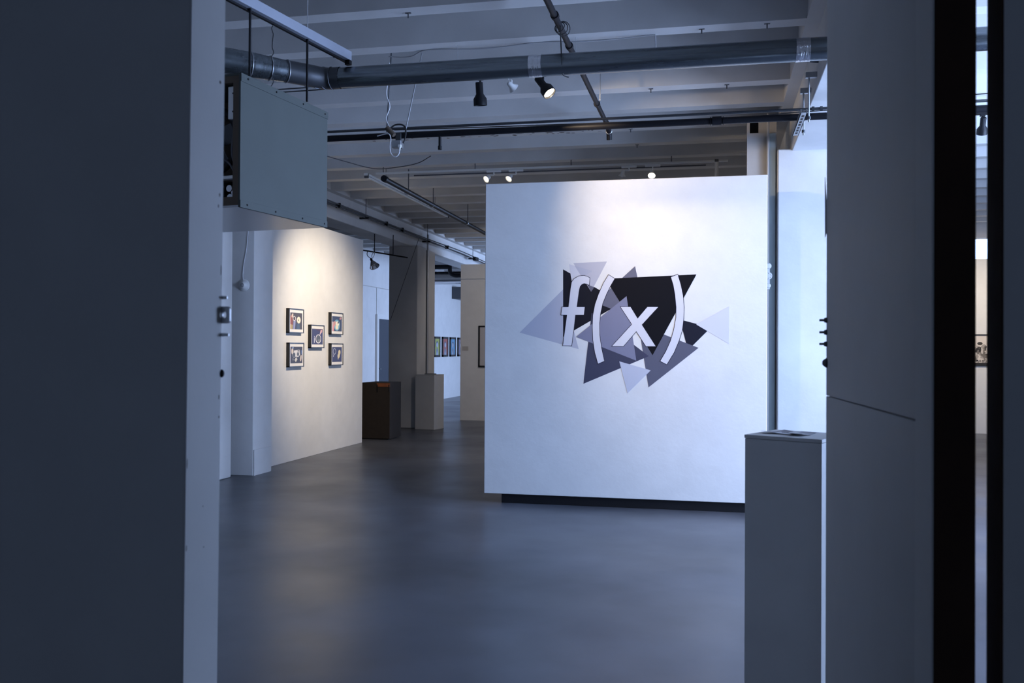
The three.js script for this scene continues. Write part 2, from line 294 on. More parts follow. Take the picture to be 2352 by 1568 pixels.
// ------------------------------------------------------------------ framed photographs
function canvasTex(w, h, draw) { const c = document.createElement('canvas'); c.width = w; c.height = h; draw(c.getContext('2d'), w, h); const t = new THREE.CanvasTexture(c); t.colorSpace = THREE.SRGBColorSpace; return t; }
function blob(x, cx, cy, rx, ry, col, rot = 0) { x.fillStyle = col; x.beginPath(); x.ellipse(cx, cy, rx, ry, rot, 0, Math.PI * 2); x.fill(); }
function ring(x, cx, cy, rx, ry, w, col) { x.strokeStyle = col; x.lineWidth = w; x.beginPath(); x.ellipse(cx, cy, rx, ry, 0, 0, Math.PI * 2); x.stroke(); }
function poly(x, pts, col) { x.fillStyle = col; x.beginPath(); pts.forEach((p, i) => i ? x.lineTo(p[0], p[1]) : x.moveTo(p[0], p[1])); x.closePath(); x.fill(); }
const prints = [
  (x) => { x.fillStyle = '#4a4140'; x.fillRect(0, 0, 256, 256); poly(x, [[0, 60], [50, 20], [60, 200], [0, 190]], '#8d4a36'); poly(x, [[0, 180], [55, 190], [50, 256], [0, 256]], '#b39a67'); poly(x, [[70, 120], [115, 120], [100, 256], [60, 256]], '#8f93b8'); poly(x, [[115, 160], [150, 160], [150, 256], [112, 256]], '#3c4257'); poly(x, [[150, 165], [200, 165], [205, 256], [148, 256]], '#4a5a70'); ring(x, 85, 90, 26, 34, 9, '#efe4da'); blob(x, 180, 110, 42, 52, '#eee0c4'); blob(x, 174, 112, 9, 12, '#3a2d28'); blob(x, 45, 45, 16, 34, '#e6cbb5', 0.3); },
  (x) => { x.fillStyle = '#37365c'; x.fillRect(0, 0, 256, 256); poly(x, [[60, 0], [256, 0], [256, 50], [150, 40]], '#4a2f45'); blob(x, 150, 165, 66, 74, '#e3dfe0'); blob(x, 150, 163, 52, 60, '#55575c'); blob(x, 165, 190, 28, 22, '#77797a'); poly(x, [[180, 90], [205, 20], [235, 15], [215, 60], [192, 100]], '#e0c4c8'); blob(x, 225, 40, 14, 30, '#d9a0a0', 0.3); x.fillStyle = '#d8d5dc'; x.fillRect(50, 150, 14, 80); x.fillRect(53, 118, 10, 26); },
  (x) => { x.fillStyle = '#333b58'; x.fillRect(0, 0, 256, 256); blob(x, 125, 150, 78, 96, '#6fa3b8'); blob(x, 128, 160, 60, 78, '#8ab8c4'); blob(x, 138, 125, 46, 42, '#efe6cf'); blob(x, 125, 185, 36, 40, '#efe2c0'); blob(x, 60, 130, 30, 50, '#c98f86', 0.4); poly(x, [[0, 95], [40, 95], [30, 256], [0, 256]], '#c4a9a4'); poly(x, [[25, 150], [60, 140], [45, 256], [15, 256]], '#dc8f96'); blob(x, 160, 105, 14, 22, '#3a4252', 0.4); blob(x, 220, 30, 30, 20, '#b8837c', -0.5); },
  (x) => { x.fillStyle = '#35313c'; x.fillRect(0, 0, 256, 256); blob(x, 40, 70, 22, 48, '#d8c6b4'); poly(x, [[70, 60], [190, 45], [205, 130], [150, 160], [80, 150]], '#d9d3d0'); blob(x, 165, 65, 18, 9, '#191820'); ring(x, 78, 125, 32, 42, 6, '#c8c6c8'); ring(x, 160, 115, 34, 42, 6, '#c8c6c8'); blob(x, 80, 125, 22, 32, '#4c4f56'); blob(x, 160, 115, 22, 32, '#53565d'); poly(x, [[85, 205], [120, 160], [150, 195], [115, 240]], '#cfc9bd'); blob(x, 222, 180, 16, 52, '#d7c4b2', 0.15); poly(x, [[220, 50], [256, 60], [256, 120], [225, 120]], '#4c5c80'); poly(x, [[30, 5], [70, 5], [65, 30], [30, 30]], '#7d8aa6'); poly(x, [[40, 180], [70, 185], [55, 230]], '#8d8a8c'); },
  (x) => { x.fillStyle = '#33335a'; x.fillRect(0, 0, 256, 256); ring(x, 62, 75, 34, 48, 9, '#c9cbd4'); x.fillStyle = '#cfc9cc'; x.save(); x.translate(42, 140); x.rotate(0.35); x.fillRect(-6, -16, 14, 44); x.restore(); blob(x, 190, 95, 30, 48, '#e0cfa6', 0.1); blob(x, 172, 150, 30, 44, '#e0cfa6', 0.2); blob(x, 160, 195, 10, 22, '#e0cfa6'); blob(x, 172, 110, 12, 24, '#d8c496'); },
];
const photoAt = [[1.853, -11.397, 'two flower like stems and brown shapes'], [1.656, -12.07, 'a pale round plate and a hand on blue'], [1.853, -12.755, 'a light blue plate with pale food'], [1.404, -11.41, 'crowded grey dishes on dark cloth'], [1.404, -12.762, 'a cream pear shape on deep blue']];
photoAt.forEach(([y, z, what], i) => {
  const t = thing('framed_photograph', 'black box framed photograph of ' + what, 'photograph', [-5.449, y, z], 0, 'photographs on the lit partition wall');
  const w = 0.222, h = 0.161, d = 0.047, b = 0.012;
  mesh('frame', [bx(0, d, h - b, h, -w, w), bx(0, d, -h, -h + b, -w, w), bx(0, d, -h, h, w - b, w), bx(0, d, -h, h, -w, -w + b)], M.frame, t);
  mesh('mat', bx(0.001, d - 0.008, -h + b, h - b, -w + b, w - b), M.mat, t);
  const g = new THREE.PlaneGeometry(0.36, 0.218); g.rotateY(Math.PI / 2); g.translate(d - 0.0075, -0.002, 0);
  mesh('print', g, new THREE.MeshStandardMaterial({ map: canvasTex(256, 256, prints[i]), roughness: 0.5 }), t);
});
// pictures on the passage wall
const portraitCol = [['#a6a95e', 'yellow green'], ['#ab665f', 'red'], ['#6f9cbc', 'sky blue'], ['#8c7f96', 'mauve']];
[[-25.75], [-26.58], [-27.40], [-28.28]].forEach(([z], i) => {
  const t = thing('framed_portrait', 'narrow black framed print with a grey figure on ' + portraitCol[i][1], 'picture', [XL + 0.001, 1.545, z], 0, 'row of black framed prints on the pale passage wall');
  const w = 0.30, h = 0.295, d = 0.035, b = 0.075;
  mesh('frame', [bx(0, d, h - 0.06, h, -w, w), bx(0, d, -h, -h + 0.06, -w, w), bx(0, d, -h, h, w - b, w), bx(0, d, -h, h, -w, -w + b)], M.frame, t);
  const g = new THREE.PlaneGeometry(2 * (w - b), 2 * (h - 0.06)); g.rotateY(Math.PI / 2); g.translate(d - 0.01, 0, 0);
  const tex = canvasTex(128, 256, (x) => { x.fillStyle = portraitCol[i][0]; x.fillRect(0, 0, 128, 256); blob(x, 64, 90, 34, 50, '#5c6474'); blob(x, 64, 100, 22, 40, '#b9bcc6'); poly(x, [[30, 256], [38, 170], [64, 140], [95, 175], [104, 256]], '#7f8796'); poly(x, [[48, 256], [60, 190], [78, 256]], '#c4c8d2'); });
  mesh('print', g, new THREE.MeshStandardMaterial({ map: tex, roughness: 0.6 }), t);
});
{ const t = thing('framed_drawing', 'tall black framed pale drawing on the grey partition at the gallery end', 'picture', [-4.35, 1.545, -18.749]);
  const w = 0.445, h = 0.43, d = 0.03, b = 0.03;
  mesh('frame', [bx(-w, w, h - b, h, 0, d), bx(-w, w, -h, -h + b, 0, d), bx(-w, -w + b, -h, h, 0, d), bx(w - b, w, -h, h, 0, d)], M.frame, t);
  mesh('print', bx(-w + b, w - b, -h + b, h - b, 0.001, d - 0.01), std(0.52, 0.50, 0.52, 0.7), t);
  tag(mesh('wall_caption', bx(-5.149, -5.02, 1.457, 1.543, -18.749, -18.744), M.doorPaint), 'small grey caption card beside the framed drawing', 'caption card'); }
{ const t = thing('framed_landscape', 'black framed monochrome print of rocks on the cream wall seen through the slot', 'picture', [4.6, 1.52, -18.349]);
  const w = 0.55, h = 0.29, d = 0.03, b = 0.025;
  mesh('frame', [bx(-w, w, h - b, h, 0, d), bx(-w, w, -h, -h + b, 0, d), bx(-w, -w + b, -h, h, 0, d), bx(w - b, w, -h, h, 0, d)], M.frame, t);
  const g = new THREE.PlaneGeometry(2 * (w - b), 2 * (h - b)); g.translate(0, 0, d - 0.01);
  const tex = canvasTex(512, 256, (x) => { x.fillStyle = '#d9cfc6'; x.fillRect(0, 0, 512, 256); seed = 99; for (let k = 0; k < 90; k++) { const px = 250 + 160 * rnd(), py = 90 + 160 * rnd(); blob(x, px, py, 8 + 20 * rnd(), 5 + 14 * rnd(), ['#6d655f', '#a39a92', '#2a2624', '#c7bdb4'][k % 4], rnd() * 3); } blob(x, 322, 70, 22, 14, '#3a3532'); x.fillStyle = '#1f1b1a'; x.fillRect(240, 238, 200, 18); });
  mesh('print', g, new THREE.MeshStandardMaterial({ map: tex, roughness: 0.6 }), t); }

// ------------------------------------------------------------------ plinths, cards, crate
{ const p = thing('plinth', 'tall grey white square plinth with leaflets on top beside the open door', 'plinth', [0.331, 0, -3.899], rad(-26.7));
  mesh('body', bx(-0.1555, 0.1555, 0, 1.147, -0.1485, 0.1555, 0.003), M.paint, p); mesh('top_board', bx(-0.1575, 0.1575, 1.148, 1.162, -0.1505, 0.1575, 0.002), M.paint, p);
  const cards = [[0.252, -3.934, 0.5, 0.004], [0.308, -3.892, -0.3, 0.002], [0.343, -3.864, 0.9, 0.0035]];
  cards.forEach(([x, z, r, h], i) => {
    const g = new THREE.PlaneGeometry(0.112, 0.07, 10, 1); const pa = g.attributes.position; for (let k = 0; k < pa.count; k++) { const u = pa.getX(k) / 0.056; pa.setZ(k, 0.006 * u * u * (i === 1 ? 0.4 : 1) + (0.001)); }
    g.computeVertexNormals(); g.rotateX(-Math.PI / 2);
    const o = mesh('leaflet', [g, (() => { const q = g.clone(); q.translate(0, -0.0006, 0); return q; })()], std(...[[0.30, 0.30, 0.36], [0.62, 0.62, 0.66], [0.5, 0.5, 0.55]][i], 0.5, { side: THREE.DoubleSide })); o.position.set(x, 1.1625 + h * 0.6, z); o.rotation.y = r;
    tag(o, ['dark printed leaflet curling on the plinth beside the open door', 'flat pale leaflet on the plinth beside the open door', 'creased light grey leaflet on the plinth beside the open door'][i], 'leaflet', 'leaflets on the near plinth');
  });
  const q = thing('plinth', 'short grey white square plinth in front of the far column', 'plinth', [-5.186, 0, -16.605], rad(-10.3));
  mesh('body', bx(-0.197, 0.197, 0, 1.002, -0.197, 0.197, 0.004), M.paint, q); mesh('top_board', bx(-0.2, 0.2, 1.003, 1.015, -0.2, 0.2, 0.003), M.paint, q);
  const b = tag(mesh('booklet', bx(-0.11, 0.11, 0, 0.014, -0.075, 0.075, 0.002), M.darkSteel), 'dark booklet lying on the short far plinth', 'booklet'); b.position.set(-5.17, 1.0155, -16.6); b.rotation.y = 0.3;
}
{ const c = thing('wooden_cabinet', 'dark brown wooden cabinet with rounded top standing past the photograph wall', 'cabinet', [-5.46, 0, -14.75]);
  const R = 0.14, pts = [[0.28, 0.02], [0.28, 0.93]]; for (let k = 0; k <= 8; k++) { const a = Math.PI / 2 + k / 8 * Math.PI / 2; pts.push([-0.30 + R + R * Math.cos(a), 0.93 - R + R * Math.sin(a)]); } pts.push([-0.30, 0.02]);
  const g = extr(pts, 0.55, 0.004); g.translate(0, 0, -0.2); mesh('body', g, M.crate, c);
  mesh('plinth_base', bx(-0.27, 0.25, 0, 0.02, -0.18, 0.33), M.black, c);
  mesh('edge_strip', bx(0.06, 0.287, 0.865, 0.925, 0.352, 0.362, 0.003), M.orange, c);
  for (const x of [0.07, 0.27]) mesh('strap', bx(x - 0.008, x + 0.008, 0.78, 0.90, 0.352, 0.364), M.black, c);
}

// ------------------------------------------------------------------ duct
{ const d = thing('ventilation_duct', 'long round galvanised ventilation duct hung under the ceiling ribs', 'duct');
  const Y = 3.27, Z = -5.69, r = 0.067;
  mesh('straight_run', cyl([-2.47, Y, Z], [4.9, Y, Z], r, r, 32), M.duct, d);
  for (const [x, m] of [[-1.10, 'foil'], [0.50, 'foil'], [-0.95, 0]]) if (m) mesh('tape_band', cyl([x - 0.035, Y, Z], [x + 0.045, Y, Z], r + 0.0025, r + 0.0025, 32), M.foil, d);
  const el = tube([[-2.40, Y, Z], [-2.50, Y, Z + 0.005], [-2.60, Y + 0.002, Z + 0.10], [-2.70, Y + 0.004, Z + 0.20]], r + 0.004, 24, 28); mesh('flexible_elbow', el, M.darkSteel, d);
  for (let k = 0; k < 4; k++) mesh('elbow_ring', (() => { const t = new THREE.TorusGeometry(r + 0.004, 0.004, 8, 28); t.rotateY(Math.PI / 2 - k * 0.24); t.translate(-2.46 - 0.045 * k, Y, Z + [0.002, 0.012, 0.035, 0.07][k]); return t; })(), M.darkSteel, d);
  mesh('taper_section', cyl([-2.69, Y + 0.004, Z + 0.19], [-2.86, Y + 0.004, Z + 0.36], r + 0.002, r + 0.014, 32), M.duct, d);
  mesh('branch_run', cyl([-2.85, Y + 0.004, Z + 0.35], [-3.6, Y + 0.004, Z + 1.10], r + 0.014, r + 0.014, 32), M.duct, d);
  for (const s of [0.19, 0.27, 0.36]) { const t = new THREE.TorusGeometry(r + 0.005 + 0.06 * (s - 0.19), 0.004, 8, 30); t.rotateY(-Math.PI / 4); t.translate(-2.5 - s, Y + 0.004, Z + s); mesh('joint_ring', t, M.steel, d); }
  mesh('hanger_wire', tube([[-0.975, 3.58, Z - 0.2], [-0.93, Y + 0.12, Z + 0.05], [-0.92, Y, Z + r + 0.004], [-0.92, Y - r - 0.004, Z + 0.01], [-0.89, Y - r - 0.012, Z - 0.01]], 0.004, 30, 6), M.cable, d);
  mesh('strap', bx(2.0, 2.03, Y + r - 0.002, SLAB, Z - 0.002, Z + 0.002), M.steel, d);
}
// pipes under the ceiling
{ const p = thing('sprinkler_pipe', 'thick black pipe crossing the room below the duct', 'pipe');
  mesh('pipe', cyl([-5.3, 3.25, -7.25], [4.8, 3.25, -7.25], 0.026, 0.026, 20), M.blackPipe, p);
  mesh('coupling', [cyl([-0.02, 3.25, -7.25], [0.05, 3.25, -7.25], 0.034, 0.034, 20), cyl([-0.035, 3.25, -7.25], [-0.03, 3.25, -7.25], 0.032, 0.032, 20), cyl([0.06, 3.25, -7.25], [0.065, 3.25, -7.25], 0.032, 0.032, 20)], M.blackPipe, p);
  mesh('drop_nipple', [cyl([-2.19, 3.13, -7.25], [-2.19, 3.25, -7.25], 0.012), cyl([-2.19, 3.12, -7.25], [-2.19, 3.15, -7.25], 0.016)], M.black, p);
  const c = thing('conduit_pipe', 'thin grey steel conduit running just above the black pipe', 'conduit');
  mesh('pipe', cyl([-5.3, 3.335, -7.36], [4.8, 3.335, -7.36], 0.011, 0.011, 12), M.darkSteel, c);
  for (const x of [0.72, 0.78]) mesh('coupling', cyl([x, 3.335, -7.36], [x + 0.018, 3.335, -7.36], 0.018), M.darkSteel, c);
  tag(mesh('electric_cable', tube([[-2.6, 3.31, -7.30], [-1.5, 3.295, -7.30], [-0.4, 3.285, -7.30], [0.2, 3.28, -7.30], [0.62, 3.30, -7.3], [1.5, 3.31, -7.3]], 0.004, 60, 6), M.cable), 'black cable sagging along the thick black pipe', 'cable');
  const h = thing('pipe_hanger', 'slotted steel channel hanger carrying the pipes under the beam', 'hanger');
  const ch = [bx(0.60, 0.645, 3.195, 3.20, -7.62, -6.90), bx(0.60, 0.604, 3.195, 3.222, -7.62, -6.90), bx(0.641, 0.645, 3.195, 3.222, -7.62, -6.90)];
  mesh('channel', ch, M.steel, h);
  for (let k = 0; k < 7; k++) mesh('slot', bx(0.614, 0.631, 3.1935, 3.1945, -7.56 + 0.09 * k, -7.51 + 0.09 * k), M.black, h);
  for (const z of [-7.0, -7.42]) { mesh('rod', cyl([0.665, 3.15, z], [0.665, 3.50, z], 0.006, 0.006, 10), M.steel, h); mesh('bracket', bx(0.64, 0.722, 3.47, 3.51, z - 0.02, z + 0.02, 0.003), M.steel, h); mesh('nut', cyl([0.665, 3.17, z], [0.665, 3.19, z], 0.014, 0.014, 6), M.darkSteel, h); }
  for (const z of [-6.6, -6.9]) tag(mesh('beam_hook', cyl([0.66, 3.56, z], [0.722, 3.56, z], 0.006, 0.014, 8), M.darkSteel), z > -6.8 ? 'small iron hook stub on the right beam next to the duct' : 'small iron hook stub on the right beam next to the pipe hanger', 'hook', 'hook stubs on the right beam');
  const v = thing('ceiling_pipe', 'dark speckled pipe running back along the ceiling to an elbow', 'pipe');
  mesh('pipe', tube([[-1.0, 3.6, -2.0], [-0.99, 3.6, -5.5], [-0.985, 3.6, -8.6]], 0.021, 40, 14), M.blackPipe, v);
  mesh('elbow', tube([[-0.985, 3.6, -8.55], [-0.985, 3.595, -8.72], [-0.985, 3.56, -8.82], [-0.985, 3.50, -8.84]], 0.026, 16, 14), M.blackPipe, v);
  mesh('end_ring', (() => { const t = new THREE.TorusGeometry(0.026, 0.007, 8, 20); t.translate(-0.985, 3.575, -8.80); return t; })(), M.steel, v);
  for (const z of [-5.75, -7.9, -6.35]) mesh('clamp', cyl([-0.988, 3.6, z - 0.02], [-0.988, 3.6, z + 0.02], 0.027, 0.027, 16), M.blackPipe, v);
  mesh('hanger_rod', cyl([-0.96, 3.6, -7.9], [-0.955, SLAB, -7.9], 0.005, 0.005, 8), M.steel, v);
  tag(mesh('wire_coil', [0, 1, 2].map(k => { const t = new THREE.TorusGeometry(0.035 + 0.006 * k, 0.003, 6, 24); t.rotateX(0.25 * (k - 1)); t.rotateY(0.4 * k - 0.3); t.translate(-0.99 + 0.012 * k, 3.595 - 0.006 * k, -5.95); return t; }), M.cable), 'loops of black wire wound round the dark ceiling pipe', 'wire');
}
// electrical junction with plug on the black pipe
{ const j = thing('junction_box', 'small metal socket box hanging on the black pipe with a white looped lead', 'socket box');
  mesh('box', bx(-2.57, -2.49, 3.13, 3.19, -7.215, -7.15, 0.005), M.steel, j);
  mesh('bracket', bx(-2.555, -2.51, 3.185, 3.26, -7.222, -7.20, 0.003), M.darkSteel, j);
  mesh('hose_clip', (() => { const g = cyl([-2.62, 3.30, -7.18], [-2.555, 3.235, -7.17], 0.022, 0.019, 14); return g; })(), M.unitInner, j);
  mesh('bow', tube([[-2.60, 3.30, -7.2], [-2.56, 3.325, -7.2], [-2.50, 3.325, -7.2], [-2.47, 3.30, -7.2], [-2.47, 3.20, -7.19], [-2.48, 3.17, -7.18]], 0.007, 30, 8), M.cable, j);
  mesh('plug', [bx(-2.507, -2.483, 3.125, 3.15, -7.148, -7.128, 0.004), cyl([-2.495, 3.125, -7.138], [-2.497, 3.10, -7.138], 0.008, 0.005)], M.white, j);
  mesh('lead', tube([[-2.497, 3.105, -7.138], [-2.50, 3.08, -7.138], [-2.52, 3.055, -7.138], [-2.545, 3.055, -7.138], [-2.572, 3.085, -7.138], [-2.58, 3.14, -7.14], [-2.575, 3.205, -7.145], [-2.59, 3.24, -7.148], [-2.61, 3.245, -7.15], [-2.7, 3.235, -7.17]], 0.0042, 50, 8), M.cableWhite, j);
  tag(mesh('hanging_lead', tube([[-2.60, 3.30, -7.2], [-2.635, 3.38, -7.2], [-2.605, 3.48, -7.2], [-2.635, 3.58, -7.2], [-2.62, 3.70, -7.2], [-2.61, 3.84, -7.2]], 0.0045, 50, 8), M.cableWhite), 'white lead rising from the socket box to the ceiling', 'cable');
  tag(mesh('support_rod', cyl([-2.645, 3.28, -7.24], [-2.60, 3.95, -7.22], 0.006, 0.006, 8), M.darkSteel), 'thin dark rod beside the white rising lead', 'rod');
  tag(mesh('support_rod', cyl([-2.485, 3.27, -7.24], [-2.38, 3.95, -7.35], 0.006, 0.006, 8), M.steel), 'slanted steel rod right of the socket box', 'rod');
}
// wires stapled along a rib
tag(mesh('wire', tube([[-2.50, 3.786, -6.88], [-2.40, 3.772, -6.88], [-2.30, 3.770, -6.86], [-2.195, 3.786, -6.80], [-1.7, 3.772, -6.80], [-1.278, 3.787, -6.79], [-0.9, 3.772, -6.79], [-0.426, 3.787, -6.79]], 0.0045, 80, 6), M.cableOff), 'pale wire stapled along the underside of a ceiling rib', 'wire');
tag(mesh('wire', tube([[-0.426, 3.787, -6.79], [-0.424, 3.72, -6.80], [-0.422, 3.62, -6.80]], 0.004, 10, 6), M.cableOff), 'short white wire end dropping behind the duct', 'wire');
tag(mesh('wire', tube([[-4.6, 3.782, -9.95], [-4.36, 3.75, -10.5], [-4.13, 3.74, -10.95], [-3.78, 3.745, -10.9], [-3.54, 3.76, -10.8], [-3.3, 3.785, -10.55]], 0.006, 50, 6), M.cableGrey), 'dark cable sagging below the ribs behind the heater unit', 'cable');
const hooks = [[-0.094, -6.74], [0.356, -6.72], [-0.854, -9.66], [-0.849, -10.42], [-2.05, -6.02], [-2.9, -6.74], [0.1, -8.2], [-0.55, -8.2]];
const hookLabels = ['tiny iron anchor stub between the pale wire end and the right beam', 'tiny iron anchor stub on the wired rib closest to the right beam', 'tiny iron anchor stub on the flaking rib above the mural panel', 'tiny iron anchor stub on the rib just before the pale lighting track', 'tiny iron anchor stub on the rib in front of the wired rib', 'tiny iron anchor stub on the wired rib behind the fan unit rail', 'tiny iron anchor stub past the duct near the right beam', 'tiny iron anchor stub past the duct beside the dark ceiling pipe'];
hooks.forEach(([x, z], i) => { const o = thing('ceiling_anchor', hookLabels[i], 'anchor', [x, J, z], 0, 'anchor stubs under the ribs'); mesh('stem', cyl([0, -0.035, 0], [0, 0.002, 0], 0.005, 0.005, 8), M.darkSteel, o); mesh('plate', bx(-0.02, 0.02, -0.004, 0.001, -0.008, 0.008), M.darkSteel, o); });

// ------------------------------------------------------------------ suspended heater unit and its rail
{ const u = thing('fan_unit', 'suspended grey green box fan unit open towards the doorway', 'fan unit', [-2.523, 2.262, -4.607], rad(-7.6));
  const L = 0.897, W = 0.80, h = 0.733;
  mesh('side_panel', bx(-0.012, 0, 0, h, -L, 0, 0.002), M.unit, u);
  mesh('side_panel', bx(-W, -W + 0.012, 0, h, -L, 0, 0.002), M.unit, u);
  mesh('bottom_panel', bx(-W, -0.012, 0, 0.012, -L, 0), M.unitUnder, u);
  mesh('top_panel', bx(-W, -0.012, h - 0.012, h, -L, 0), M.unit, u);
  mesh('back_panel', bx(-W, -0.012, 0.012, h - 0.012, -L, -L + 0.012), M.unit, u);
  mesh('lip', bx(0, 0.004, h - 0.045, h, -L, 0, 0.001), M.unit, u); mesh('lip', bx(0, 0.004, 0, 0.04, -L, 0, 0.001), M.unit, u);
  for (const y of [0.02, h - 0.02]) for (const s of [0.06, 0.33, 0.61, 0.86]) mesh('screw', cyl([0.004, y, -s], [0.008, y, -s], 0.006, 0.005, 8), M.black, u);
  mesh('front_frame', [bx(-0.05, -0.012, 0.012, h - 0.012, -0.03, -0.002), bx(-W + 0.012, -W + 0.05, 0.012, h - 0.012, -0.03, -0.002), bx(-W + 0.05, -0.05, 0.012, 0.06, -0.03, -0.002), bx(-W + 0.05, -0.05, h - 0.05, h - 0.012, -0.03, -0.002)], M.unitInner, u);
  mesh('inner_back', bx(-W + 0.015, -0.015, 0.015, h - 0.015, -0.46, -0.45), M.unitInner, u);
  mesh('control_plate', bx(-0.105, -0.06, h - 0.24, h - 0.06, -0.06, -0.03, 0.004), M.white, u);
  for (const y of [h - 0.10, h - 0.20]) mesh('screw', cyl([-0.069, y, -0.03], [-0.069, y, -0.025], 0.005, 0.005, 8), M.black, u);
  mesh('shelf_rail', bx(-W + 0.05, -0.05, 0.165, 0.183, -0.07, -0.03, 0.002), M.white, u);
  const fan = mesh('fan_ring', (() => { const t = new THREE.TorusGeometry(0.19, 0.02, 10, 40); t.translate(-0.31, 0.41, -0.14); return t; })(), M.black, u);
  for (let k = 0; k < 5; k++) { const g = bx(-0.05, 0.05, 0.04, 0.185, -0.003, 0.003, 0.002); g.rotateY(0.5); g.rotateZ(k * Math.PI * 0.4); g.translate(-0.31, 0.41, -0.16); mesh('blade', g, M.darkSteel, fan); }
  mesh('hub', cyl([-0.31, 0.41, -0.20], [-0.31, 0.41, -0.11], 0.045), M.black, fan);
  mesh('hose', tube([[-0.12, 0.55, -0.1], [-0.10, 0.45, -0.08], [-0.12, 0.33, -0.09], [-0.09, 0.24, -0.08], [-0.07, 0.19, -0.07]], 0.008, 30, 8), M.cableGrey, u);
  mesh('hose', tube([[-0.20, 0.30, -0.1], [-0.13, 0.26, -0.08], [-0.09, 0.21, -0.07]], 0.006, 20, 8), M.cableGrey, u);
  for (const [x, y, r] of [[-0.105, 0.115, 0.022], [-0.10, 0.065, 0.022], [-0.075, 0.09, 0.018]]) mesh('valve', cyl([x, y, -0.10], [x, y, -0.045], r, r * 0.85, 16), M.copper, u);
  mesh('motor', cyl([-0.35, 0.095, -0.12], [-0.14, 0.095, -0.12], 0.07, 0.07, 20), M.black, u);
  const s = thing('suspension_rail', 'white topped steel rail hung above the fan unit', 'rail', [-2.53, 3.385, -4.705], -Math.atan2(0.095, 0.532));
  mesh('rail', [bx(0.0, 0.035, -0.01, 0.05, -1.0, 1.0, 0.003), bx(-0.02, 0.0, 0.045, 0.05, -1.0, 1.0)], M.railPaint, s); mesh('slot_lip', bx(-0.012, 0.006, -0.022, -0.008, -1.0, 1.0), M.black, s);
  mesh('end_bracket', bx(0.0, 0.035, -0.04, -0.01, -1.0, -0.97), M.black, s);
  const r1 = [[-2.516, -4.692], [-2.424, -5.232]];
  r1.forEach(([x, z], i) => tag((() => { const o = mesh('hanger_rod', cyl([x, 2.995, z], [x, 3.43, z], 0.007, 0.007, 10), M.black); mesh('upper_rod', cyl([x, 3.43, z], [x, SLAB, z], 0.003, 0.003, 8), M.cableOff, o); return o; })(), i ? 'black threaded rod at the back corner of the fan unit' : 'black threaded rod at the front corner of the fan unit', 'rod', 'rods carrying the fan unit'));
  const pts = []; for (let k = 0; k <= 14; k++) pts.push([-2.50 + 0.005 * Math.sin(k * 2.1), 3.40 - 0.028 * k, -4.93 + 0.005 * Math.cos(k * 3.1)]);
  tag(mesh('twisted_wire', tube(pts, 0.003, 80, 6), M.cable), 'thin crinkled wire hanging from the white topped rail', 'wire');
  for (const k of [0, 1]) tag(mesh('thin_rod', cyl([-2.2 - 0.05 * k, 3.225 + 0.02 * k, -5.765], [-3.0 - 0.05 * k, 3.23 + 0.02 * k, -5.80], 0.004, 0.004, 8), M.darkSteel), k ? 'upper of two thin rods under the duct elbow' : 'lower of two thin rods under the duct elbow', 'rod', 'thin rods under the duct elbow');
}

